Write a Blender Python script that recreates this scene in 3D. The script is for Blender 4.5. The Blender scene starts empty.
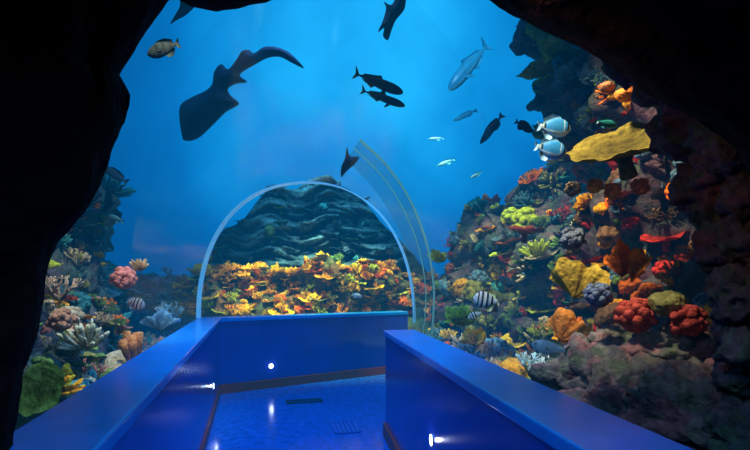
import bpy, math, random
import numpy as np
from mathutils import Vector, Matrix, noise, geometry
random.seed(7); rng=np.random.default_rng(7)
S=bpy.context.scene
S.view_settings.view_transform='Standard'
F=500.0; CX=375.0; HY=287.0; CZ=1.41
def P(px,py,d): return Vector(((px-CX)/F*d, d, CZ+(HY-py)/F*d))

# ---------------- materials ----------------
def mat(name,col,rough=0.6,bump=0,bscale=20,var=0.0,vscale=6,spec=0.3,emit=None,es=0,metal=0,attr=False,bdist=0.02):
    m=bpy.data.materials.new(name); m.use_nodes=True
    nt=m.node_tree; N=nt.nodes; L=nt.links
    b=N['Principled BSDF']; b.inputs['Roughness'].default_value=rough
    b.inputs['Specular IOR Level'].default_value=spec; b.inputs['Metallic'].default_value=metal
    b.inputs['Base Color'].default_value=(*col,1)
    src=None
    if attr:
        a=N.new('ShaderNodeAttribute'); a.attribute_name='Col'; src=a.outputs['Color']
    tc=N.new('ShaderNodeTexCoord')
    if var>0 or attr:
        n=N.new('ShaderNodeTexNoise'); n.inputs['Scale'].default_value=vscale; n.inputs['Detail'].default_value=6
        L.new(tc.outputs['Object'],n.inputs['Vector'])
        mr=N.new('ShaderNodeMapRange'); mr.inputs['From Min'].default_value=.3; mr.inputs['From Max'].default_value=.7
        mr.inputs['To Min'].default_value=1-var; mr.inputs['To Max'].default_value=1+var
        L.new(n.outputs['Fac'],mr.inputs['Value'])
        mx=N.new('ShaderNodeVectorMath'); mx.operation='SCALE'
        if src: L.new(src,mx.inputs[0])
        else: mx.inputs[0].default_value=col
        L.new(mr.outputs[0],mx.inputs['Scale']); L.new(mx.outputs[0],b.inputs['Base Color'])
    if bump>0:
        n2=N.new('ShaderNodeTexNoise'); n2.inputs['Scale'].default_value=bscale; n2.inputs['Detail'].default_value=5
        L.new(tc.outputs['Object'],n2.inputs['Vector'])
        bp=N.new('ShaderNodeBump'); bp.inputs['Strength'].default_value=bump; bp.inputs['Distance'].default_value=bdist
        L.new(n2.outputs['Fac'],bp.inputs['Height']); L.new(bp.outputs[0],b.inputs['Normal'])
    if emit:
        b.inputs['Emission Color'].default_value=(*emit,1); b.inputs['Emission Strength'].default_value=es
    return m
M_reef=mat('reef_living_rock',(.3,.3,.3),.75,.8,45,.5,25,attr=True,spec=.15)
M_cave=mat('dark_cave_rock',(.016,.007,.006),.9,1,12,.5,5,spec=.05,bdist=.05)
M_sand=mat('sea_sand',(.4,.46,.38),.9,.5,30,.2,8)

def mesh_obj(name,verts,faces,mats,smooth=True,cols=None,loc=None,midx=None):
    me=bpy.data.meshes.new(name)
    if isinstance(verts,np.ndarray):
        me.vertices.add(len(verts)); me.vertices.foreach_set('co',verts.astype(np.float32).ravel())
        f=np.asarray(faces,dtype=np.int32); me.loops.add(f.size); me.polygons.add(len(f))
        me.loops.foreach_set('vertex_index',f.ravel())
        me.polygons.foreach_set('loop_start',np.arange(len(f),dtype=np.int32)*3)
        me.update(calc_edges=True); me.validate()
    else:
        me.from_pydata([tuple(v) for v in verts],[],faces); me.update()
    if cols is not None:
        ca=me.color_attributes.new('Col','FLOAT_COLOR','POINT')
        c=np.ones((len(cols),4),dtype=np.float32); c[:,:3]=cols; ca.data.foreach_set('color',c.ravel())
    for m in (mats if isinstance(mats,(list,tuple)) else [mats]): me.materials.append(m)
    if midx is not None: me.polygons.foreach_set('material_index',np.asarray(midx,dtype=np.int32))
    me.polygons.foreach_set('use_smooth',[smooth]*len(me.polygons))
    o=bpy.data.objects.new(name,me); S.collection.objects.link(o)
    if loc is not None: o.location=loc
    return o

# ---------------- geometry templates ----------------
def tube(pts,rad,n=6):
    pts=np.array(pts,float); V=[];T=[]
    for i,p in enumerate(pts):
        d=pts[min(i+1,len(pts)-1)]-pts[max(i-1,0)]; d/=np.linalg.norm(d)+1e-9
        a=np.cross(d,[0,0,1.]) if abs(d[2])<.9 else np.cross(d,[1.,0,0]); a/=np.linalg.norm(a); b=np.cross(d,a)
        for k in range(n):
            t=2*math.pi*k/n; V.append(p+rad[i]*(a*math.cos(t)+b*math.sin(t)))
    for i in range(len(pts)-1):
        for k in range(n):
            q=i*n+k; r=i*n+(k+1)%n; T+= [(q,r,r+n),(q,r+n,q+n)]
    c=len(V); V.append(pts[-1]); 
    for k in range(n): T.append(((len(pts)-1)*n+k,(len(pts)-1)*n+(k+1)%n,c))
    return np.array(V),np.array(T)
def join(parts):
    V=[];T=[];o=0
    for v,t in parts: V.append(v);T.append(t+o);o+=len(v)
    return np.vstack(V),np.vstack(T)
import bmesh
def ico(sub):
    bm=bmesh.new(); bmesh.ops.create_icosphere(bm,subdivisions=sub,radius=1)
    v=np.array([x.co[:] for x in bm.verts]); t=np.array([[q.index for q in f.verts] for f in bm.faces]); bm.free(); return v,t
ICO={k:ico(k) for k in (1,2,3,4,5)}
def rock(sub,seed,amp=.3,sc=1.2,ridge=0):
    v,t=ICO[sub]; off=Vector((seed*3.1,seed*1.7,seed))
    out=[]
    for p in v:
        q=Vector(p)*sc+off
        k=1+amp*noise.fractal(q,1.0,2.0,5)
        if ridge: k-=ridge*abs(noise.noise(q*4))
        out.append(p*k)
    return np.array(out),t
def T_brain(seed):
    v,t=rock(4,seed,.12,1.5,.0); out=[]
    for p in v:
        n_=noise.noise(Vector(p)*3.2+Vector((seed,0,0)))
        out.append(p*(1+.05*math.sin(n_*26)))
    v=np.array(out); v[:,2]=v[:,2]*.7+.1; return v,t
def T_bubble(seed):
    r=random.Random(seed); parts=[]
    for i in range(34):
        a=r.uniform(0,6.28); h=r.uniform(0,1); rr=math.sqrt(1-h*h)*.75
        s=r.uniform(.14,.28); v,t=ICO[2]
        parts.append((v*s+np.array([rr*math.cos(a),rr*math.sin(a),h*.7]),t))
    v,t=ICO[2]; parts.append((v*np.array([.75,.75,.6]),t))
    return join(parts)
def T_finger(seed):
    r=random.Random(seed); parts=[]
    for i in range(26):
        a=r.uniform(0,6.28); q=r.uniform(0,1); el=q*1.1
        d=np.array([math.sin(el)*math.cos(a),math.sin(el)*math.sin(a),math.cos(el)]); b=d*np.array([.45,.45,0])
        l=r.uniform(.6,1.0); w=r.uniform(.07,.11)
        parts.append(tube([b,b+d*l*.5,b+d*l*.85+np.array([0,0,.05]),b+d*l+np.array([0,0,.08])],[w*1.1,w,w*.9,w*.5],6))
    return join(parts)
def T_stag(seed):
    r=random.Random(seed); parts=[]
    def br(p,d,l,w,n):
        e=p+d*l; m=p+d*l*.5+np.array([r.uniform(-.04,.04) for _ in range(3)])
        parts.append(tube([p,m,e],[w,w*.8,w*.55],5))
        if n>0:
            for _ in range(r.choice([2,3])):
                nd=d+np.array([r.uniform(-.8,.8),r.uniform(-.8,.8),r.uniform(-.1,.6)]); nd/=np.linalg.norm(nd)
                br(e,nd,l*r.uniform(.6,.85),w*.65,n-1)
    for i in range(6):
        a=r.uniform(0,6.28); d=np.array([math.cos(a)*.6,math.sin(a)*.6,.8]); d/=np.linalg.norm(d)
        br(np.zeros(3),d,.42,.09,3)
    return join(parts)
def T_plate(seed):
    r=random.Random(seed); ph=[r.uniform(0,6.28) for _ in range(4)]
    nr,na=14,60; V=[];T=[]
    for side in (1,-1):
        for i in range(nr+1):
            q=i/nr
            for k in range(na):
                a=6.283*k/na
                R=q*(1+.12*math.sin(2*a+ph[0])+.06*math.sin(5*a+ph[1])+.03*math.sin(13*a+ph[2]))
                z=.2*q*q+.05*q*q*math.sin(7*a+ph[3])+.018*math.sin(q*34)+.012*q*math.sin(26*a)
                th=.035*(1-q**6) if side>0 else -(.03+.2*(1-q)**3)*(1-q**6)
                V.append((R*math.cos(a),R*math.sin(a),z+th))
    nn=(nr+1)*na
    for s in (0,1):
        for i in range(nr):
            for k in range(na):
                a=s*nn+i*na+k; b=s*nn+i*na+(k+1)%na
                if s==0: T+=[(a,a+na,b+na),(a,b+na,b)]
                else: T+=[(a,b+na,a+na),(a,b,b+na)]
    p=(np.array(V),np.array(T))
    st=tube([(0,0,-.6),(0,0,-.25),(0,0,0)],[.18,.14,.3],8)
    return join([p,st])
def T_fan(seed):
    r=random.Random(seed); ph=r.uniform(0,6); nr,na=14,40; V=[];T=[]
    for side in (1,-1):
        for i in range(nr+1):
            q=i/nr
            for k in range(na+1):
                a=-1.15+2.3*k/na
                R=q*(1+.1*math.sin(6*a+ph)+.05*math.sin(15*a))
                e=min(1,(1-q)*6)*min(1,(na-k)/3,k/3)
                y=.13*q*math.sin(4*a+ph)+.05*q*math.sin(11*a)+side*.035*e*(1+.4*math.sin(a*30))
                V.append((R*math.sin(a),y,R*math.cos(a)-.05))
    nn=(nr+1)*(na+1)
    for s in (0,1):
        for i in range(nr):
            for k in range(na):
                a=s*nn+i*(na+1)+k;b=a+1;c=a+na+1;d=c+1
                T+= [(a,c,d),(a,d,b)] if s else [(a,d,c),(a,b,d)]
    return np.array(V),np.array(T)
def T_lettuce(seed):
    parts=[]
    r=random.Random(seed)
    for i in range(7):
        v,t=T_fan(seed*10+i); a=r.uniform(0,3.14)+i; c,s=math.cos(a),math.sin(a)
        tl=r.uniform(.1,.8); v=v*r.uniform(.6,.95)
        y=v[:,1]*math.cos(tl)+v[:,2]*math.sin(tl); z=-v[:,1]*math.sin(tl)+v[:,2]*math.cos(tl)
        x=v[:,0]*.8; parts.append((np.stack([x*c-y*s,x*s+y*c,z],1),t))
    return join(parts)
def T_anem(seed):
    r=random.Random(seed); parts=[]
    for i in range(70):
        a=r.uniform(0,6.28); q=math.sqrt(r.uniform(0,1)); el=q*1.2
        d=np.array([math.sin(el)*math.cos(a),math.sin(el)*math.sin(a),math.cos(el)])
        b=np.array([q*.4*math.cos(a),q*.4*math.sin(a),0]); e=b+d*r.uniform(.4,.7)
        m=(b+e)/2+np.array([r.uniform(-.1,.1),r.uniform(-.1,.1),.03]); parts.append(tube([b,m,e],[.045,.04,.035],4))
    return join(parts)
def T_tubes(seed):
    r=random.Random(seed); parts=[]
    for i in range(8):
        a=r.uniform(0,6.28); q=r.uniform(.05,.4); h=r.uniform(.6,1.1); w=r.uniform(.12,.17)
        b=np.array([q*math.cos(a),q*math.sin(a),0]); e=b*1.7+np.array([0,0,h])
        parts.append(tube([b,(b+e)/2,e,e-np.array([0,0,.03]),e-np.array([0,0,.3])],[w*.8,w,w*1.15,w*.75,w*.6],10))
    return join(parts)
TPL={'brain':[T_brain(i) for i in range(3)],'bubble':[T_bubble(i) for i in range(3)],'finger':[T_finger(i) for i in range(4)],
 'stag':[T_stag(i) for i in range(4)],'plate':[T_plate(i) for i in range(4)],'fan':[T_fan(i) for i in range(3)],
 'lettuce':[T_lettuce(i) for i in range(3)],'anem':[T_anem(i) for i in range(3)],'tubes':[T_tubes(i) for i in range(2)],
 'rock':[rock(3,i+20,.5,1.4,.2) for i in range(5)]}

class Agg:
    def __init__(s): s.V=[];s.T=[];s.C=[];s.o=0
    def add(s,v,t,c):
        v=np.asarray(v); c=np.asarray(c,float)
        if c.ndim==1: c=np.tile(c,(len(v),1))
        s.V.append(v);s.T.append(np.asarray(t)+s.o);s.C.append(c);s.o+=len(v)
    def put(s,kind,loc,scale,up=(0,0,1),spin=None,col=(.4,.3,.1),idx=None,tip=.45,stretch=(1,1,1)):
        v,t=random.choice(TPL[kind]) if idx is None else TPL[kind][idx]
        z=Vector(up).normalized(); x=z.orthogonal().normalized(); y=z.cross(x)
        a=random.uniform(0,6.28) if spin is None else spin
        R=np.array(Matrix((x,y,z)).transposed()@Matrix.Rotation(a,3,'Z'))
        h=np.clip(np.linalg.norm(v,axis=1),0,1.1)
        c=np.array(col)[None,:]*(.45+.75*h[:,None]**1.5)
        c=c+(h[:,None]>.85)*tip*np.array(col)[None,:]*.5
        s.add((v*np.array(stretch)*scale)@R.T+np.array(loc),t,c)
    def obj(s,name,m=None):
        return mesh_obj(name,np.vstack(s.V),np.vstack(s.T),m or M_reef,True,np.vstack(s.C))

def rockcol(p,tint,dark):
    n1=noise.fractal(Vector(p)*1.6,1,2,4); n2=noise.fractal(Vector(p)*5+Vector((9,9,9)),1,2,3)
    a=np.array(tint); b=np.array(dark)
    k=min(1,max(0,.5+n1*.9)); c=a*k+b*(1-k)
    if n2>.22: c=c*.5+np.array(tint)*.5*np.array((1.5,.6,.8))
    if n2<-.3: c=c*.5+np.array((.06,.11,.04))*.6
    return c
def sheet(agg,plan,nU,nV,z0,sgn,tint,dark,terr=.35,fine=.16,seed=0,lf=5.5,tz=.15):
    plan=np.array(plan,float); n=len(plan)
    def at(u):
        f=u*(n-1); i=min(int(f),n-2); q=f-i; q=q*q*(3-2*q)*.5+q*.5
        return plan[i]*(1-q)+plan[i+1]*q
    V=[];C=[]
    extra=5
    for i in range(nU+1):
        u=i/nU; a=at(u); d=at(min(1,u+.03))-at(max(0,u-.03))
        nrm=np.array([-d[1],d[0]]); nrm/=np.linalg.norm(nrm)+1e-9; nrm*=sgn
        x,y,h,sl,ov=a
        for j in range(nV+extra+1):
            v=min(1,j/nV); ex=max(0,j-nV)/extra
            z=z0+v*(h-z0)
            off=sl*(1-v)**1.2+ov*max(0,v-.45)/.55
            q=Vector((x+seed,y,z))
            hh=noise.fractal(Vector((x*.9+seed,y*.9,z*.7)),1,2,3)
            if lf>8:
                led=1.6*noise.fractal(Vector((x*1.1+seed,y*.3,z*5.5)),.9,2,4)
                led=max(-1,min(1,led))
            else: led=math.sin(z*lf+3*noise.noise(q*.9)+x*1.3)
            off+=terr*(.55*hh+.35*(abs(led)**.6*(1 if led>0 else -1)))
            off+=fine*noise.fractal(q*3.5,1,2,5)
            off-=ex*1.0
            zz=z+tz*noise.fractal(q*1.7+Vector((5,5,5)),1,2,3)-ex*ex*.4+ (.35*noise.noise(Vector((x*1.5,y*1.5,seed)))*v)
            px,py=x+nrm[0]*off,y+nrm[1]*off
            cc=rockcol((px,py,zz),tint,dark)
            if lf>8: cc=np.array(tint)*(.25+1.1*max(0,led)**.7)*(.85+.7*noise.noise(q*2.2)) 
            V.append((px,py,zz)); C.append(np.clip(cc,.005,1))
    T=[]; m=nV+extra+1
    for i in range(nU):
        for j in range(m-1):
            a=i*m+j;b=a+m
            T+=[(a,b,b+1),(a,b+1,a+1)] if sgn<0 else [(a,b+1,b),(a,a+1,b+1)]
    V=np.array(V);T=np.array(T); agg.add(V,T,np.array(C)); return V,T
def scatter(agg,V,T,n,kinds,pal,smin,smax,filt=None,toward=(-.6,3.5,1.6),dens=None):
    A=V[T[:,0]];B=V[T[:,1]];D=V[T[:,2]]; cr=np.cross(B-A,D-A); ar=np.linalg.norm(cr,axis=1)/2
    nr=cr/(2*ar[:,None]+1e-9); cen=(A+B+D)/3
    flip=np.sum(nr*(np.array(toward)-cen),axis=1)<0; nr[flip]*=-1
    w=ar.copy()
    if filt is not None: w=w*np.array([filt(c) for c in cen])
    idx=rng.choice(len(T),n,p=w/w.sum())
    for i in idx:
        k=random.choice(kinds); col=random.choice(pal); j=random.uniform(.6,1.25)
        up=Vector(nr[i])*.7+Vector((0,0,.8))+Vector([random.uniform(-.25,.25) for _ in range(3)])
        sc=smin+(smax-smin)*random.random()**2
        if k=='plate': up=Vector((0,0,1))+Vector(nr[i])*.35; sc*=1.3
        agg.put(k,cen[i]+nr[i]*sc*.1,sc,up,None,[c*j for c in col])

# palettes
YEL=(.9,.5,.015);GOLD=(.78,.32,.01);ORG=(.8,.16,.01);RED=(.5,.03,.02);PUR=(.16,.06,.12);GRN=(.12,.2,.04);TEAL=(.04,.2,.2)
BLG=(.10,.18,.24);BRN=(.2,.10,.045);TAN=(.45,.32,.18);PNK=(.6,.18,.13);LIM=(.48,.5,.03);DBL=(.03,.08,.12);OLV=(.22,.19,.04)

# right reef (near cliff + far slope)
R=Agg()
plan=[(2.3,2.45,5.2,.3,.3),(2.15,3.0,5.4,.3,.3),(2.15,4.0,5.6,.35,.6),(2.3,4.9,5.6,.4,1.1),(2.9,5.7,4.6,.4,.5),(3.2,6.8,3.4,.8,.0),(2.6,8.0,3.2,.9,0),(1.7,9.0,2.8,.8,0),(1.3,10.2,1.5,.6,0)]
V,T=sheet(R,plan,230,120,0.2,1,(.12,.10,.10),(.02,.025,.035),seed=3)
near=lambda c: 1.0 if c[1]<5.6 else 0
far=lambda c: 1.0 if c[1]>=5.6 else 0
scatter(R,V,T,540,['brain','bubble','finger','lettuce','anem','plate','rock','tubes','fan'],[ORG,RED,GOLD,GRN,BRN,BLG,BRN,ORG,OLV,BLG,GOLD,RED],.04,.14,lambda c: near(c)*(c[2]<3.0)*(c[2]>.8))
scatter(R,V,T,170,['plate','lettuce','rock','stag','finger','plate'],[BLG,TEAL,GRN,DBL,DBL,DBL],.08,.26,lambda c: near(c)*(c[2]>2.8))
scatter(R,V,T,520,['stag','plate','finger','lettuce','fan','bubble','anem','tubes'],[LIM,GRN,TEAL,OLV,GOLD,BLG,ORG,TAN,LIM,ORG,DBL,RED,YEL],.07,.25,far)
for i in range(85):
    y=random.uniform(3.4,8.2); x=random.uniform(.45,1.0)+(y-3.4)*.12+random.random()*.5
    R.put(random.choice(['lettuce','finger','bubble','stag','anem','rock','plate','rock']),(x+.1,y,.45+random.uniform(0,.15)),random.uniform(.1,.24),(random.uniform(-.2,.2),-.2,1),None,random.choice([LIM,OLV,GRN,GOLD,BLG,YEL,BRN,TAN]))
o=R.obj('coral_reef')

# back reef : layered rock wall + golden coral mound
B=Agg()
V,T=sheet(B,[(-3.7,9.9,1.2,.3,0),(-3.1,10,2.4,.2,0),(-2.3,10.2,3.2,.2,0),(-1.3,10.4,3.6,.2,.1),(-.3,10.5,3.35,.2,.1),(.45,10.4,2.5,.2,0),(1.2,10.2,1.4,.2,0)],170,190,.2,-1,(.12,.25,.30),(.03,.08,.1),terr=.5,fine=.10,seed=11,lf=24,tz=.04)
scatter(B,V,T,120,['plate','plate','plate','rock','lettuce'],[BLG,DBL,TEAL,DBL,GRN],.05,.17,lambda c:c[2]>1.9,toward=(-1,3,2))
V,T=sheet(B,[(-3.6,8.9,1.3,.5,0),(-2.7,9.1,1.8,.6,0),(-1.6,9.3,1.8,.7,0),(-.6,9.3,1.75,.7,0),(.3,9.4,1.8,.6,0),(1.2,9.5,1.6,.5,0)],130,40,.3,-1,(.18,.15,.05),(.03,.05,.04),terr=.3,seed=21)
scatter(B,V,T,600,['stag','finger','lettuce','plate','bubble','stag','anem','plate','lettuce'],[YEL,GOLD,YEL,GOLD,YEL,ORG,LIM,OLV,YEL],.06,.21,lambda c:c[2]>.9,toward=(-1,3,2.5))
B.obj('coral_reef.001')

# left reef
Lf=Agg()
V,T=sheet(Lf,[(-2.5,2.4,1.2,.5,0),(-2.5,2.8,1.5,.6,0),(-2.7,3.6,1.7,.7,0),(-3.1,4.8,2.2,.7,0),(-3.4,5.7,4.0,.4,0),(-3.8,6.5,3.9,.3,0),(-4.5,7.8,2.2,.6,0),(-4.8,9.2,1.7,.7,0),(-4.0,10.6,1.6,.6,0)],170,80,.2,-1,(.10,.14,.12),(.02,.05,.07),seed=31)
scatter(Lf,V,T,260,['finger','lettuce','stag','plate','plate','fan','tubes','bubble','fan'],[TEAL,GRN,TAN,PNK,TAN,OLV,GRN,ORG,GOLD,ORG,LIM],.06,.17,lambda c:(c[1]<5.8)*(c[2]>.7)*(c[2]<2.6),toward=(-1,3,2))
scatter(Lf,V,T,220,['stag','fan','lettuce','plate','finger','fan'],[TEAL,BLG,DBL,DBL,BLG],.10,.3,lambda c:(c[1]>5.2),toward=(-1,3,2))  # far corals coloured dark bluish, water haze put into the palette
for i in range(70):
    y=random.uniform(3.0,7.0); x=-1.45-(y-3)*.27-random.random()*.8
    Lf.put(random.choice(['lettuce','finger','stag','stag','plate','rock','plate','fan','fan']),(x,y,.45+random.uniform(0,.2)),random.uniform(.1,.24),(random.uniform(-.2,.2),-.2,1),None,random.choice([BLG,TEAL,TAN,TAN,GRN,OLV,PNK]))
Lf.obj('coral_reef.002')

# ------------- prominent individual corals -------------
def single(name,items):
    a=Agg()
    for it in items: a.put(**it)
    return a.obj(name)
def D(kind,px,py,d,s,col,up=(0,-.3,1),idx=0,spin=0,stretch=(1,1,1)): return dict(kind=kind,loc=P(px,py,d),scale=s,col=col,up=up,idx=idx,spin=spin,stretch=stretch)
single('plate_coral',[D('plate',622,150,2.75,.27,(.2,.145,.02),up=(-.42,-.36,.83),idx=1,spin=.9)])
single('sponge_ball',[D('brain',625,96,2.8,.055,(.7,.2,.03)),D('brain',607,88,2.9,.045,(.3,.12,.05))])
single('fan_coral',[D('fan',575,297,3.0,.23,(.6,.38,.04),up=(.15,-.2,1),idx=0,spin=1.57),D('fan',586,287,3.1,.14,(.5,.28,.03),up=(.5,-.2,1),idx=1,spin=1.57)])
single('leaf_coral',[D('fan',622,276,2.8,.2,(.75,.16,.01),up=(-.1,-.2,1),idx=1,spin=1.9,stretch=(.5,1,1)),D('fan',632,280,2.75,.18,(.65,.2,.01),up=(.3,-.2,1),idx=2,spin=1.2,stretch=(.5,1,1))])
single('bubble_coral',[D('bubble',636,318,2.7,.12,(.42,.06,.04),up=(-.3,-.8,.6)),D('bubble',612,192,2.9,.06,(.7,.22,.03),up=(0,-1,.4),idx=1),D('bubble',594,187,2.9,.055,(.75,.28,.03),up=(0,-1,.4),idx=2),D('bubble',572,190,3.2,.06,(.3,.2,.1),up=(0,-1,.4),idx=2),D('bubble',640,188,2.8,.06,(.6,.15,.03),up=(0,-1,.4),idx=0)])
single('leaf_coral.001',[D('fan',560,340,3.2,.2,(.6,.2,.03),up=(.5,-.2,1),idx=2,spin=1.4)])
single('sponge_cluster',[D('bubble',598,297,2.8,.09,(.14,.18,.28),up=(0,-1,.6),idx=0),D('bubble',572,240,3.1,.09,(.15,.17,.2),up=(0,-1,.6),idx=2),D('brain',668,305,2.6,.09,(.16,.15,.05)),D('bubble',688,322,2.5,.1,(.3,.04,.03),up=(-.3,-.8,.6),idx=1)])
single('lettuce_coral',[D('lettuce',462,325,5.0,.24,LIM,up=(-.2,-.5,1)),D('lettuce',440,262,6.0,.2,LIM,up=(-.2,-.5,1),idx=1),D('lettuce',475,345,4.6,.2,YEL,up=(-.2,-.5,1),idx=2)])
single('table_coral',[D('plate',525,232,5.5,.2,(.5,.08,.05),up=(0,-.25,1),idx=2),D('plate',495,300,5,.2,(.35,.3,.06),up=(0,-.2,1),idx=3)])
single('plate_coral.001',[D('plate',42,390,2.55,.13,(.5,.42,.06),up=(.1,-.95,.65),idx=2),])
single('cauliflower_coral',[D('bubble',124,280,4.4,.13,(.55,.15,.1),up=(.1,-.6,1)),D('finger',138,270,4.5,.1,(.6,.3,.1),idx=1)])
single('finger_coral',[D('finger',85,345,3.6,.17,(.5,.45,.28),up=(.1,-.5,1),idx=2),D('bubble',62,322,3.4,.1,(.4,.18,.1),up=(0,-.6,1),idx=1),D('stag',170,325,6,.25,(.2,.35,.38),idx=1),D('fan',160,330,4.9,.2,(.22,.36,.38),up=(.1,-.1,1),idx=1),D('stag',60,300,3.6,.17,(.5,.32,.2),up=(.2,-.4,1),idx=2)])
single('barrel_sponge',[D('tubes',134,358,4.4,.2,(.6,.2,.05),idx=1)])
single('staghorn_coral',[D('stag',548,382,3.6,.16,(.7,.75,.65),idx=0),D('stag',528,372,3.9,.15,(.5,.7,.65),idx=2)])

# boulders bottom right, knobbly pillar
bo=Agg()
for px,py,d,s,sd in [(650,415,2.75,.48,1),(600,390,3.0,.32,2),(715,420,2.4,.42,3),(680,355,2.7,.26,4),(620,355,2.95,.2,6)]:
    v,t=rock(5,sd,.42,1.6,.22)
    f2=np.array([.06*noise.fractal(Vector(p)*7,1,2,4) for p in v]); v=v*(1+f2)[:,None]
    v=v*s*np.array([1.1,.9,.75])+np.array(P(px,py,d))
    c=np.array([rockcol(p*1.7,(.25,.21,.18),(.06,.06,.075)) for p in v]); bo.add(v,t,c)
bo.obj('reef_boulder')
pil=Agg()
for px,py,d,s,sd in [(690,130,1.95,.13,1),(715,90,1.9,.18,2),(705,185,1.9,.12,3),(735,165,1.8,.14,4),(742,240,1.75,.12,5),(724,250,1.8,.1,6),(745,300,1.7,.11,7),(740,330,1.75,.09,8),(752,375,1.7,.11,9),(750,430,1.65,.11,10),(760,480,1.6,.15,11),(675,75,2.0,.14,12),(640,50,2.05,.14,13),(735,130,1.8,.15,14),(757,200,1.8,.12,15),(770,270,1.8,.15,16),(775,350,1.8,.15,17),(775,420,1.8,.16,18),(718,212,1.85,.1,19),(745,200,1.7,.08,20),(728,150,1.7,.08,21),(735,285,1.68,.07,22),(744,350,1.6,.07,23)]:
    v,t=rock(4,sd+40,.35,1.5,.3)
    f2=np.array([.12*noise.fractal(Vector(p)*6+Vector((sd,0,0)),1,2,4) for p in v]); v=v*(1+f2)[:,None]
    v=v*s+np.array(P(px,py,d))
    c=np.array([rockcol(p*2,(.13,.085,.08),(.04,.04,.05)) for p in v]); pil.add(v,t,c)
pil.obj('rock_pillar')

# ------------- cave mouth -------------
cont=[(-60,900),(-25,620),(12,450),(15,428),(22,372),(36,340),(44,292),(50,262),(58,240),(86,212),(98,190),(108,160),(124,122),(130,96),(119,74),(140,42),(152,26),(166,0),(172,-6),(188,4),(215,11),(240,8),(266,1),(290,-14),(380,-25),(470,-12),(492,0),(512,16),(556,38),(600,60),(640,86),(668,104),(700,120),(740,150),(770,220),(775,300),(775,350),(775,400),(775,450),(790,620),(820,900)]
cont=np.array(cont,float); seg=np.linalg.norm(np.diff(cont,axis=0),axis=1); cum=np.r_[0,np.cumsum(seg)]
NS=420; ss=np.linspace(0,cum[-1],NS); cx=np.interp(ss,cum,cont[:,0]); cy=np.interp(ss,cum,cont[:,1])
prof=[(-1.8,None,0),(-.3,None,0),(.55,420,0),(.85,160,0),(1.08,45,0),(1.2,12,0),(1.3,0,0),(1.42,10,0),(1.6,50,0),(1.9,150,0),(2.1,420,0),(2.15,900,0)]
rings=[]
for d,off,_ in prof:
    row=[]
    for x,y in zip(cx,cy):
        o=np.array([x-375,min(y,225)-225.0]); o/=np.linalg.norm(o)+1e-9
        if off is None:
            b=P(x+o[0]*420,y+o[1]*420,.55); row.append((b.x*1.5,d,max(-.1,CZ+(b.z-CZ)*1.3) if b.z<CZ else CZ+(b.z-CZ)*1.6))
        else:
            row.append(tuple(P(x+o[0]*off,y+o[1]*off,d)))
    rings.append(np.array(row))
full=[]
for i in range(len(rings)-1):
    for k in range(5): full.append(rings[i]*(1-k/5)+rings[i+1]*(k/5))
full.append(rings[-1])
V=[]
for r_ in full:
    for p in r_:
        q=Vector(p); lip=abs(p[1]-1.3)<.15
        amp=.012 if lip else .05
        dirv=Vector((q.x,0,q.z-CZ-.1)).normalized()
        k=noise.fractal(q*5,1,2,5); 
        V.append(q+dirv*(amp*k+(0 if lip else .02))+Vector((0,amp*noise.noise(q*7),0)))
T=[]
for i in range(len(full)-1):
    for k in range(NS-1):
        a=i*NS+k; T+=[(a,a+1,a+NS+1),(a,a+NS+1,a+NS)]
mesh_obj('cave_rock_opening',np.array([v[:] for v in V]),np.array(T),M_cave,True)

# ------------- corridor -------------
M_wall=mat('blue_gloss_paint',(.02,.045,.40),.2,.05,4,.12,3,spec=.6)
M_cap=mat('blue_ledge_paint',(.01,.27,.82),.25,.0,4,.1,5,spec=.5)
M_base=mat('dark_red_skirting',(.3,.03,.02),.4,spec=.3)
def prism(name,poly,z0,z1,m,bev=0):
    n=len(poly); v=[(x,y,z0) for x,y in poly]+[(x,y,z1) for x,y in poly]
    f=[list(range(n))[::-1],list(range(n,2*n))]+[[i,(i+1)%n,n+(i+1)%n,n+i] for i in range(n)]
    o=mesh_obj(name,v,f,m,False)
    bm=bmesh.new(); bm.from_mesh(o.data); bmesh.ops.recalc_face_normals(bm,faces=bm.faces)
    if bev: bmesh.ops.bevel(bm,geom=list(bm.edges),offset=bev,segments=2,affect='EDGES',profile=.5)
    bm.to_mesh(o.data); bm.free(); return o
Lin0=(-.58,.7);Lin1=(-2.05,6.6);Lout0=(-.83,.7);Lout1=(-2.36,6.68)
Bi1=(.55,8.39);Bo1=(.45,8.68);
Ri0=(.61,.7);Ri1=(.1,4.75);Ro0=(.87,.7);Ro1=(.36,4.8)
prism('wall_left',[Lin0,Lin1,Lout1,Lout0],0,.95,M_wall)
prism('wall_back',[Lin1,Bi1,Bo1,(-2.34,6.78)],0,.95,M_wall)
prism('wall_right',[Ri0,Ri1,Ro1,Ro0],0,.95,M_wall)
prism('trim_1',[(-.565,.7),(-2.035,6.6),(-2.37,6.7),(-.85,.7)],.95,1.0,M_cap,.008)
prism('trim_2',[(-2.035,6.58),(.56,8.37),(.46,8.7),(-2.36,6.8)],.95,1.0,M_cap,.008)
prism('trim_3',[(.595,.7),(.08,4.77),(.38,4.82),(.88,.7)],.95,1.0,M_cap,.008)
prism('baseboard_left',[(-.56,.7),(-2.03,6.58),(-2.06,6.6),(-.6,.7)],0,.10,M_base)
prism('baseboard_back',[(-2.03,6.57),(.55,8.355),(.54,8.4),(-2.06,6.6)],0,.12,M_base)
prism('baseboard_right',[(.585,.7),(.075,4.75),(.11,4.78),(.62,.7)],0,.12,M_base)
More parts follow.
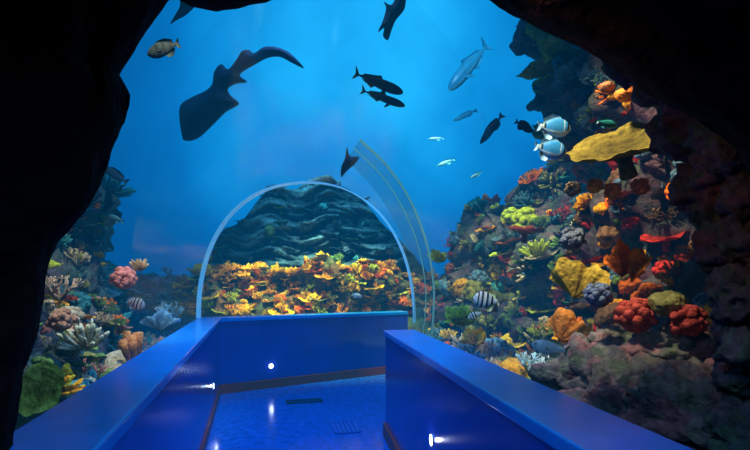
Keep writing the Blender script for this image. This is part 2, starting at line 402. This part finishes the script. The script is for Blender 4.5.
# floor
mf=bpy.data.materials.new('blue_tile_floor'); mf.use_nodes=True; nt=mf.node_tree;N=nt.nodes;L=nt.links;b=N['Principled BSDF']
tc=N.new('ShaderNodeTexCoord'); br=N.new('ShaderNodeTexBrick'); br.inputs['Scale'].default_value=3.2; br.offset=0
br.inputs['Color1'].default_value=(.01,.105,.5,1);br.inputs['Color2'].default_value=(.01,.115,.54,1);br.inputs['Mortar'].default_value=(.01,.075,.42,1)
br.inputs['Mortar Size'].default_value=.006; br.inputs['Brick Width'].default_value=.5; br.inputs['Row Height'].default_value=.5
L.new(tc.outputs['Object'],br.inputs['Vector'])
nz=N.new('ShaderNodeTexNoise'); nz.inputs['Scale'].default_value=14; nz.inputs['Detail'].default_value=8; L.new(tc.outputs['Object'],nz.inputs['Vector'])
mr=N.new('ShaderNodeMapRange'); mr.inputs['From Min'].default_value=.35;mr.inputs['From Max'].default_value=.65;mr.inputs['To Min'].default_value=.75;mr.inputs['To Max'].default_value=1.25
L.new(nz.outputs['Fac'],mr.inputs['Value']); vm=N.new('ShaderNodeVectorMath'); vm.operation='SCALE'
L.new(br.outputs['Color'],vm.inputs[0]);L.new(mr.outputs[0],vm.inputs['Scale']);L.new(vm.outputs[0],b.inputs['Base Color'])
b.inputs['Roughness'].default_value=.14
bp=N.new('ShaderNodeBump');bp.inputs['Strength'].default_value=.05;bp.inputs['Distance'].default_value=.01;L.new(nz.outputs['Fac'],bp.inputs['Height']);L.new(bp.outputs[0],b.inputs['Normal'])
mesh_obj('floor',[(-3,-2,0),(1.6,-2,0),(1.6,9,0),(-3,9,0)],[[0,1,2,3]],mf,False)
# sand outside the tunnel
poly=[(-.75,.6),(-2.2,6.7),(.5,8.55),(.5,4.85),(.23,4.8),(.75,.6)]
def inside(x,y):
    c=False;j=len(poly)-1
    for i in range(len(poly)):
        xi,yi=poly[i];xj,yj=poly[j]
        if (yi>y)!=(yj>y) and x<(xj-xi)*(y-yi)/(yj-yi)+xi: c=not c
        j=i
    return c
gx=np.arange(-7,7.01,.1);gy=np.arange(2.2,14.01,.1); V=[(x,y,.42+.12*noise.fractal(Vector((x,y,0)),1,2,4)) for y in gy for x in gx]; Fs=[];w=len(gx)
for j in range(len(gy)-1):
    for i in range(w-1):
        if not inside(gx[i]+.05,gy[j]+.05): Fs.append([j*w+i,j*w+i+1,(j+1)*w+i+1,(j+1)*w+i])
mesh_obj('sea_bed',V,Fs,M_sand,True)
# grates
M_gd=mat('dark_grate',(.004,.006,.03),.4); M_gl=mat('pale_grate',(.02,.12,.55),.3,metal=.2)
def grate(name,cx_,cy_,w_,l_,n,m,ang=0):
    V=[];Fq=[]
    def box(x0,x1,y0,y1,z0,z1):
        o=len(V); V.extend([(x,y,z) for z in (z0,z1) for x,y in ((x0,y0),(x1,y0),(x1,y1),(x0,y1))])
        Fq.extend([[o+4,o+5,o+6,o+7],[o,o+1,o+5,o+4],[o+1,o+2,o+6,o+5],[o+2,o+3,o+7,o+6],[o+3,o,o+4,o+7]])
    box(-w_/2,w_/2,-l_/2,-l_/2+.02,0,.012);box(-w_/2,w_/2,l_/2-.02,l_/2,0,.012);box(-w_/2,-w_/2+.02,-l_/2,l_/2,0,.012);box(w_/2-.02,w_/2,-l_/2,l_/2,0,.012)
    for i in range(n):
        x=-w_/2+w_*(i+.5)/n; box(x-w_/n*.28,x+w_/n*.28,-l_/2,l_/2,0,.01)
    o=mesh_obj(name,V,Fq,m,False,loc=(cx_,cy_,.001)); o.rotation_euler=(0,0,ang); return o
grate('floor_grate',-.87,6.15,.44,.18,10,M_gd,.25); grate('floor_grate.001',-.3,5.0,.26,.4,6,M_gl,.2)
# wall lamps
M_led=mat('lamp_lens',(1,1,1),.3,emit=(.75,.85,1),es=6); M_bez=mat('lamp_bezel',(.3,.35,.5),.3,metal=1)
def wlamp(name,p,n):
    n=Vector((n[0],n[1],0)).normalized(); e=bpy.data.objects.new(name,None); S.collection.objects.link(e)
    e.location=p; e.rotation_euler=n.to_track_quat('Z','Y').to_euler()
    def cyl(nm,r0,r1,h0,h1,m):
        V=[];k=24
        for r,h in ((r0,h0),(r0,h1),(r1,h1)):
            V+=[(r*math.cos(6.2832*i/k),r*math.sin(6.2832*i/k),h) for i in range(k)]
        Fq=[[a*k+i,a*k+(i+1)%k,(a+1)*k+(i+1)%k,(a+1)*k+i] for a in range(2) for i in range(k)]
        if r1<.02: Fq.append([2*k+i for i in range(k)])
        o=mesh_obj(nm,V,Fq,m,False); o.parent=e
    cyl('bezel',.042,.03,0,.006,M_bez); cyl('lens',.032,.001,0,.008,M_led)
    l=bpy.data.lights.new('lamp_light','POINT'); l.energy=.25; l.color=(.7,.8,1); l.shadow_soft_size=.012
    lo=bpy.data.objects.new('lamp_light',l); S.collection.objects.link(lo); lo.parent=e; lo.location=(0,0,.035)
bd=Vector((Bi1[0]-Lin1[0],Bi1[1]-Lin1[1])).normalized(); bn=(bd.y,-bd.x)
def onwall(a,b_,px,z):
    k=(px-CX)/F
    t=(a[0]-k*a[1])/((k*(b_[1]-a[1]))-(b_[0]-a[0])); return (a[0]+t*(b_[0]-a[0]),a[1]+t*(b_[1]-a[1]),z)
p=onwall(Lin1,Bi1,271,0); wlamp('wall_lamp',(p[0],p[1],CZ-(366-HY)/F*p[1]),bn)
p=onwall(Lin0,Lin1,213,0); wlamp('wall_lamp.001',(p[0],p[1],CZ-(386-HY)/F*p[1]),(5.9,1.47))
p=onwall(Ri0,Ri1,432,0); wlamp('wall_lamp.002',(p[0],p[1],CZ-(440-HY)/F*p[1]),(-4.05,-.51))

# ------------- acrylic tunnel -------------
ma=bpy.data.materials.new('clear_acrylic'); ma.use_nodes=True; nt=ma.node_tree;N=nt.nodes;L=nt.links; N.remove(N['Principled BSDF'])
tr=N.new('ShaderNodeBsdfTransparent'); tr.inputs[0].default_value=(.97,.99,1,1); gl=N.new('ShaderNodeBsdfGlossy'); gl.inputs['Roughness'].default_value=.12; gl.inputs['Color'].default_value=(.8,.9,1,1)
mx=N.new('ShaderNodeMixShader'); mx.inputs[0].default_value=.06
L.new(tr.outputs[0],mx.inputs[1]);L.new(gl.outputs[0],mx.inputs[2]);L.new(mx.outputs[0],N['Material Output'].inputs[0])
def arch(Lp,Rp,rise,n=48,z=1.0,e=.9):
    out=[]
    for i in range(n+1):
        a=math.pi*i/n; c=-math.copysign(abs(math.cos(a))**e,math.cos(a)); s_=math.sin(a)**e
        out.append(Vector(((Lp[0]+Rp[0])/2+c*(Rp[0]-Lp[0])/2,(Lp[1]+Rp[1])/2+c*(Rp[1]-Lp[1])/2,z+s_*rise)))
    return out
A0=arch((-1.1,2.2),(.6,2.0),1.75); A1=arch((-2.2,6.45),(.42,5.65),1.69)
V=[];Fq=[];m=49
for j in range(13):
    q=j/12; V+=[A0[i].lerp(A1[i],q) for i in range(m)]
for j in range(12):
    for i in range(m-1): Fq.append([j*m+i,j*m+i+1,(j+1)*m+i+1,(j+1)*m+i])
mesh_obj('acrylic_tunnel',V,Fq,ma,True)
M_edge_glow=mat('acrylic_edge_glow',(.35,.65,.85),.2,emit=(.15,.55,.9),es=.45)  # emission stands in for light caught along the acrylic edge
def curve_band(name,pts,w,th,m):
    V=[];Fq=[];n=len(pts)
    for i,p in enumerate(pts):
        d=(pts[min(i+1,n-1)]-pts[max(i-1,0)]).normalized(); y=Vector((.31,.95,0)); s_=d.cross(y).normalized()
        V+=[p+s_*th+y*w,p-s_*th+y*w,p-s_*th-y*w,p+s_*th-y*w]
    for i in range(n-1):
        for k in range(4): Fq.append([i*4+k,i*4+(k+1)%4,i*4+4+(k+1)%4,i*4+4+k])
    Fq+= [[0,1,2,3],[4*n-4,4*n-3,4*n-2,4*n-1]]
    return mesh_obj(name,V,Fq,m,False)
curve_band('tunnel_arch_ring',arch((-2.33,6.6),(.45,5.7),1.69,72),.04,.008,M_edge_glow)
mj=bpy.data.materials.new('acrylic_joint'); mj.use_nodes=True; nt=mj.node_tree;N=nt.nodes;L=nt.links
pb=N['Principled BSDF']; pb.inputs['Base Color'].default_value=(.4,.5,.22,1);pb.inputs['Roughness'].default_value=.2
t2=N.new('ShaderNodeBsdfTransparent');mx=N.new('ShaderNodeMixShader');mx.inputs[0].default_value=.3
L.new(t2.outputs[0],mx.inputs[1]);L.new(pb.outputs[0],mx.inputs[2]);L.new(mx.outputs[0],N['Material Output'].inputs[0])
a_=[(432,334),(434,290),(427,245),(410,200),(387,166),(360,140)]; b_=[(411,334),(414,290),(405,245),(387,208),(368,182),(346,160)]
def cr(pts,n):
    out=[]
    for i in range(len(pts)-1):
        p0=pts[max(i-1,0)];p1=pts[i];p2=pts[i+1];p3=pts[min(i+2,len(pts)-1)]
        for k in range(n):
            t=k/n; out.append(tuple(.5*((2*p1[c])+(-p0[c]+p2[c])*t+(2*p0[c]-5*p1[c]+4*p2[c]-p3[c])*t*t+(-p0[c]+3*p1[c]-3*p2[c]+p3[c])*t**3) for c in range(2)))
    out.append(pts[-1]); return out
aa=cr(a_,8);bb=cr(b_,8);n=len(aa);V=[]
for i in range(n): 
    d=5.3-.5*i/n; V+=[P(*aa[i],d),P(*bb[i],d+.3)]
mesh_obj('acrylic_joint_strip',V,[[2*i,2*i+1,2*i+3,2*i+2] for i in range(n-1)],mj,True)
M_seam_glow=mat('acrylic_seam_glow',(.45,.6,.3),.2,emit=(.12,.3,.3),es=.3)  # emissive lines stand in for sheen along the acrylic joint
o1=curve_band('acrylic_seam_glow',[V[2*i] for i in range(n)],.008,.010,M_seam_glow)
o2=curve_band('acrylic_seam_glow.001',[V[2*i].lerp(V[2*i+1],.4) for i in range(n)],.006,.005,M_seam_glow)

# ------------- fish -------------
_mc={}
def fm(col,rough=.35):
    k=tuple(col)
    if k not in _mc: _mc[k]=mat('fish_skin_%d'%len(_mc),col,rough if sum(col)>.2 else .7,.1,60,.15,12,spec=.5 if sum(col)>.2 else .15)
    return _mc[k]
def fish(name,head,tail,d,hr=.32,base=(.02,.04,.07),stripes=(),finc=None,kind='fish',dd=0,flip=1,wr=.45,belly=None):
    H=P(*head,d-dd);Tl=P(*tail,d+dd); Ln=(H-Tl).length; X=(H-Tl).normalized()
    Y=Vector((0,1,0)); Z=X.cross(Y).normalized()
    if Z.z<0: Z=-Z
    Z*=flip; Y=Z.cross(X)
    mats=[fm(base),fm(finc or base)]+[fm(s[2]) for s in stripes]+[fm(belly or base),fm((.005,.005,.005),.1)]
    V=[];Fq=[];Mi=[]
    ns=34;nk=14
    if kind=='fish': pr=[(0,.04),(.04,.32),(.12,.68),(.25,.95),(.38,1),(.55,.86),(.7,.56),(.8,.3),(.86,.24),(.9,.3)]
    else: pr=[(0,.12),(.03,.45),(.10,.78),(.22,1),(.4,1),(.58,.8),(.72,.5),(.82,.27),(.9,.18),(.95,.12)]
    xs=[p[0] for p in pr];hs=[p[1] for p in pr]; xe=xs[-1]
    for i in range(ns+1):
        u=xe*i/ns; h=np.interp(u,xs,hs)*hr*.5; w=h*wr*2*(.5 if kind=='fish' else .8)*(1-.5*u)
        if kind=='fish': w=min(w,.09)
        for k in range(nk):
            a=6.2832*k/nk; V.append((.5-u,w*math.cos(a)*1.1,h*math.sin(a)))
    for i in range(ns):
        u=xe*(i+.5)/ns; mi=0
        for si,s in enumerate(stripes):
            if s[0]<=u<s[1]: mi=2+si
        for k in range(nk):
            Fq.append([i*nk+k,i*nk+(k+1)%nk,(i+1)*nk+(k+1)%nk,(i+1)*nk+k])
            a=6.2832*(k+.5)/nk; Mi.append(2+len(stripes) if (belly and math.sin(a)<-.35) else mi)
    Fq.append(list(range(nk)));Mi.append(0); Fq.append([ns*nk+k for k in range(nk)]);Mi.append(0)
    def fin(pts,y0=0,y1=0,m=1,th=.006):
        o=len(V);n=len(pts)
        for sgn in (1,-1):
            for i,(x,z) in enumerate(pts): V.append((x,y0+(y1-y0)*abs(z)/(hr+.01)+sgn*th,z))
        Fq.append([o+i for i in range(n)]);Fq.append([o+n+i for i in range(n)][::-1]);Mi.extend([m,m])
        for i in range(n): Fq.append([o+i,o+(i+1)%n,o+n+(i+1)%n,o+n+i]);Mi.append(m)
    h=hr/2
    if kind=='fish':
        fin([(.24,h*.85),(.12,h*1.3),(-.1,h*1.35),(-.3,h*.9),(-.33,h*.3),(0,h*.6)])
        fin([(.02,-h*.8),(-.08,-h*1.35),(-.22,-h*1.25),(-.33,-h*.4),(-.1,-h*.5)])
        tl=min(h,.17)
        fin([(-.36,tl*.25),(-.43,tl*.7),(-.5,tl*.95),(-.46,0),(-.5,-tl*.95),(-.43,-tl*.7),(-.36,-tl*.25)])
        fin([(.17,-h*.1),(.1,-h*.02),(.02,-h*.25),(.05,-h*.42),(.12,-h*.3)],.085,.1)
    else:
        fin([(.06,h*.8),(-.0,h*1.5),(-.1,h*1.15),(-.3,h*.7),(-.34,h*.3),(-.1,h*.5)])
        fin([(-.04,-h*.8),(-.1,-h*1.4),(-.2,-h*.9),(-.33,-h*.5),(-.2,-h*.3)])
        fin([(-.40,h*.15),(-.46,h*.9),(-.52,h*1.5),(-.47,0),(-.5,-h*1.2),(-.44,-h*.7),(-.40,-h*.15)])
        fin([(.24,-h*.3),(.1,-h*1.7),(.07,-h*1.6),(.13,-h*.4)],.03,.1)
    v,t=ICO[2]
    for sg in (1,-1):
        o=len(V); ey=.05 if kind=='fish' else hr*.2
        V.extend([tuple(q) for q in v*np.array([.018,.012,.018])+np.array([.5-.1,sg*ey,h*.18])]); 
        for f in t: Fq.append([int(o+q) for q in f]); Mi.append(3+len(stripes))
    o_=mesh_obj(name,V,Fq,mats,True,midx=Mi)
    o_.matrix_world=Matrix.Translation((H+Tl)/2)@Matrix((X,Y,Z)).transposed().to_4x4()@Matrix.Scale(Ln,4)
    return o_
def inflated(name,outline,d,th,col,tilt=0,n=5):
    pts=cr(outline+[outline[0]],n)[:-1]; c=np.mean(np.array(outline),axis=0); k=d/F
    poly_=[Vector(((x-c[0])*k,(c[1]-y)*k)) for x,y in pts]
    xs=[p.x for p in poly_];ys=[p.y for p in poly_]; st=(max(xs)-min(xs))/55
    def ins(x,y):
        r=False;j=len(poly_)-1
        for i in range(len(poly_)):
            a,b2=poly_[i],poly_[j]
            if (a.y>y)!=(b2.y>y) and x<(b2.x-a.x)*(y-a.y)/(b2.y-a.y)+a.x: r=not r
            j=i
        return r
    P2=np.array([p[:] for p in poly_]); Q2=np.roll(P2,-1,axis=0)
    def dist(x,y):
        p=np.array([x,y]); dd=Q2-P2; t=np.clip(np.sum((p-P2)*dd,1)/(np.sum(dd*dd,1)+1e-12),0,1)
        return np.min(np.linalg.norm(P2+dd*t[:,None]-p,axis=1))
    inner=[]
    y=min(ys)
    while y<max(ys):
        x=min(xs)
        while x<max(xs):
            if ins(x,y) and dist(x,y)>st*.5: inner.append(Vector((x,y)))
            x+=st
        y+=st
    allp=poly_+inner
    r=geometry.delaunay_2d_cdt(allp,[],[list(range(len(poly_)))],1,1e-6)
    vv,ff=r[0],r[2]; nv=len(vv); D_=[dist(v.x,v.y) for v in vv]; md=max(D_)
    V=[];Fq=[]
    for sg in (1,-1): V+=[(v.x,sg*th*math.sqrt(max(0,D_[i]/md)),v.y) for i,v in enumerate(vv)]
    for f in ff: Fq.append(list(f)); Fq.append([q+nv for q in f][::-1])
    o=mesh_obj(name,V,Fq,fm(col),True,loc=P(c[0],c[1],d))
    bm=bmesh.new();bm.from_mesh(o.data);bmesh.ops.remove_doubles(bm,verts=bm.verts,dist=1e-5);bmesh.ops.recalc_face_normals(bm,faces=bm.faces);bm.to_mesh(o.data);bm.free()
    o.rotation_euler=(tilt,0,0); return o
DK=(.003,.012,.03)
inflated('guitarfish',[(183,140),(180,125),(180,106),(192,97),(205,91),(212,84),(214,72),(221,64),(228,69),(236,60),(242,51),(249,50),(254,53),(264,47),(276,47),(290,53),(304,68),(292,63),(280,57),(268,58),(258,63),(244,71),(240,76),(247,82),(236,84),(228,89),(231,96),(239,104),(226,112),(214,124),(200,137),(190,141)],6.0,.11,(.003,.013,.035))
inflated('shark',[(406,0),(404,10),(396,20),(392,29),(388,40),(383,36),(384,28),(378,32),(383,20),(386,8),(384,2),(391,5),(398,-4)],5.5,.06,(.004,.012,.028))
inflated('shark.001',[(170,24),(176,14),(180,6),(180,-3),(186,2),(196,4),(190,11),(184,16),(178,19)],5.5,.05,DK)
fish('cobia',(403,93),(354,73),4.5,.2,DK,kind='cobia'); fish('cobia.001',(405,106),(361,90),4.4,.17,DK,kind='cobia')
inflated('shark.002',[(341,178),(341,168),(345,158),(347,147),(350,156),(359,157),(354,165),(348,170)],5,.04,(.003,.01,.025))
fish('grouper',(147,55),(180,43),3.8,.42,(.02,.028,.025),[(.3,.36,(.01,.01,.01)),(.5,.56,(.01,.01,.01)),(.7,.76,(.01,.01,.01))])
fish('trevally',(449,90),(488,44),8.0,.22,(.04,.36,.66),kind='cobia',belly=(.12,.5,.75))
fish('mackerel',(480,144),(503,114),5.5,.2,(.01,.05,.14)); fish('mackerel.001',(437,166),(455,159),7,.2,(.08,.4,.6)); fish('mackerel.002',(453,121),(477,110),9,.18,(.04,.4,.7))
fish('damselfish',(533,132),(515,121),4.4,.4,(.005,.015,.04)); fish('mackerel.003',(428,139),(444,138),7,.2,(.05,.3,.6)); fish('mackerel.004',(470,178),(482,172),8,.25,(.05,.25,.4))
BK=(.01,.012,.02)
for nm,h,t in (('surgeonfish',(571,129),(537,126)),('surgeonfish.001',(567,153),(534,146))):
    fish(nm,h,t,3.05,.56,(.04,.3,.65),[(.0,.07,(.6,.8,.85)),(.07,.12,BK),(.2,.24,(.6,.8,.85)),(.74,.8,BK),(.8,.9,(.5,.7,.7))],finc=(.3,.6,.8),belly=(.35,.6,.75))
fish('parrotfish',(617,126),(596,121),2.6,.38,(.03,.3,.28),finc=(.02,.2,.25))
SW=(.6,.62,.5)
fish('sergeant_fish',(145,306),(127,300),3.4,.6,(.5,.55,.5),[(.15,.22,BK),(.34,.42,BK),(.52,.6,BK),(.72,.78,BK)],finc=(.2,.3,.3),flip=1)
fish('sergeant_fish.001',(473,298),(500,302),3.6,.62,SW,[(.15,.21,BK),(.3,.38,BK),(.48,.56,BK),(.66,.74,BK)],finc=(.3,.35,.1))
fish('sergeant_fish.002',(468,318),(482,312),4.4,.5,SW,[(.15,.21,BK),(.3,.38,BK),(.48,.56,BK)],finc=(.3,.35,.1))
fish('silver_snapper',(531,344),(569,352),2.5,.36,(.8,.85,.8),[(.02,.12,(.5,.52,.45))],finc=(.5,.45,.25),belly=(.9,.9,.85))
fish('wrasse',(100,165),(128,183),5,.25,(.01,.05,.12)); fish('wrasse.001',(108,215),(124,222),4.6,.3,(.02,.1,.15))
fish('wrasse.002',(498,276),(515,283),5,.25,(.05,.15,.2)); fish('wrasse.003',(362,297),(352,294),7.5,.4,(.5,.6,.6))

# ------------- world, water, lights -------------
W=bpy.data.worlds.new('water_glow'); S.world=W; W.use_nodes=True; nt=W.node_tree;N=nt.nodes;L=nt.links
bg=N['Background']; tc=N.new('ShaderNodeTexCoord'); dp=N.new('ShaderNodeVectorMath'); dp.operation='DOT_PRODUCT'
dv=Vector(((375-CX)/F,1,(HY-60)/F)).normalized(); dp.inputs[1].default_value=dv
nm=N.new('ShaderNodeVectorMath');nm.operation='NORMALIZE'; L.new(tc.outputs['Generated'],nm.inputs[0]);L.new(nm.outputs[0],dp.inputs[0])
nz=N.new('ShaderNodeTexNoise');nz.inputs['Scale'].default_value=3.0;nz.inputs['Detail'].default_value=4;L.new(nm.outputs[0],nz.inputs['Vector'])
ad=N.new('ShaderNodeMath');ad.operation='MULTIPLY_ADD';ad.inputs[1].default_value=.12;L.new(nz.outputs['Fac'],ad.inputs[0]);L.new(dp.outputs['Value'],ad.inputs[2])
sb=N.new('ShaderNodeMath');sb.operation='SUBTRACT';sb.inputs[1].default_value=.065;L.new(ad.outputs[0],sb.inputs[0])
rp=N.new('ShaderNodeValToRGB');L.new(sb.outputs[0],rp.inputs[0]);e=rp.color_ramp.elements
e[0].position=.3;e[0].color=(.0002,.003,.02,1);e[1].position=1;e[1].color=(.04,.82,1.6,1)
for p_,c in ((.78,(.0002,.035,.17,1)),(.88,(.0006,.09,.36,1)),(.935,(.002,.21,.66,1)),(.97,(.01,.46,1.1,1))):
    x=e.new(p_);x.color=c
L.new(rp.outputs[0],bg.inputs['Color']);bg.inputs['Strength'].default_value=1.0
# water volume (absorption + glow) behind the cave mouth
x0,x1,y0,y1,z0,z1=-9,9,2.3,15,-.3,10
wv=[(x,y,z) for z in (z0,z1) for x,y in ((x0,y0),(x1,y0),(x1,y1),(x0,y1))]
mw=bpy.data.materials.new('hazy_sea_water'); mw.use_nodes=True; nt=mw.node_tree;N=nt.nodes;L=nt.links;N.remove(N['Principled BSDF'])
ab=N.new('ShaderNodeVolumeAbsorption');ab.inputs['Color'].default_value=(.25,.55,.6,1);ab.inputs['Density'].default_value=.10
em=N.new('ShaderNodeEmission');em.inputs['Color'].default_value=(.005,.29,.72,1);em.inputs['Strength'].default_value=.019
av=N.new('ShaderNodeAddShader');L.new(ab.outputs[0],av.inputs[0]);L.new(em.outputs[0],av.inputs[1]);L.new(av.outputs[0],N['Material Output'].inputs['Volume'])
mesh_obj('sea_water',wv,[[0,3,2,1],[4,5,6,7],[0,1,5,4],[1,2,6,5],[2,3,7,6],[3,0,4,7]],mw,False)

def spot(name,loc,tgt,e_,col,ang=60,size=.3,blend=.6):
    l=bpy.data.lights.new(name,'SPOT');l.energy=e_;l.color=col;l.spot_size=math.radians(ang);l.spot_blend=blend;l.shadow_soft_size=size
    o=bpy.data.objects.new(name,l);S.collection.objects.link(o);o.location=loc;o.rotation_euler=(Vector(tgt)-Vector(loc)).to_track_quat('-Z','Y').to_euler()
spot('reef_spotlight',(.3,2.5,4.0),(1.85,3.4,1.8),540,(1,.82,.56),58,.15)
spot('reef_spotlight.001',(.8,5.5,5.5),(2.0,7.6,1.3),1800,(1,.95,.62),52,.15)
spot('reef_spotlight.002',(-1.2,7.2,5.6),(-1.0,9.1,1.0),4000,(1,.86,.42),50,.15)
spot('reef_spotlight.003',(-1.2,3.0,4.6),(-2.8,4.4,1.0),560,(1,.97,.75),50,.15)
spot('reef_spotlight.004',(-2.6,6.5,6.0),(-3.9,8.0,1.2),250,(.3,.8,1),70)
spot('reef_spotlight.005',(-1.0,7.0,5.2),(-1.0,10.2,2.7),900,(.3,.8,1),48,.15)  # unseen bluish spot added to brighten the upper back wall
spot('reef_spotlight.006',(.4,5.2,6.4),(1.6,8.0,4.6),500,(.4,.85,1),40)
spot('tunnel_fill',(-.8,5.6,6.0),(-.8,5.4,0),1400,(.2,.42,1),55,.6)  # unseen blue fill lights, added to brighten the corridor
spot('tunnel_fill.001',(-.1,2.3,3.4),(-.6,4.5,.4),400,(.15,.4,1),90,.5)
spot('tunnel_fill.002',(0,.8,2.25),(0,1.7,0),120,(.1,.45,1),120,.3)  # out-of-frame fill added to lift the near ledges
spot('pillar_fill',(.35,1.15,2.15),(1.25,1.85,1.75),16,(1,.7,.62),75,.15)  # unseen warm fill near the camera, added to bring out the pillar
cam=bpy.data.cameras.new('camera');co=bpy.data.objects.new('camera',cam);S.collection.objects.link(co)
co.location=(0,0,CZ);co.rotation_euler=(math.pi/2,0,0);cam.sensor_width=36;cam.lens=24;cam.shift_y=(HY-225)/750;cam.clip_start=.05
S.camera=co
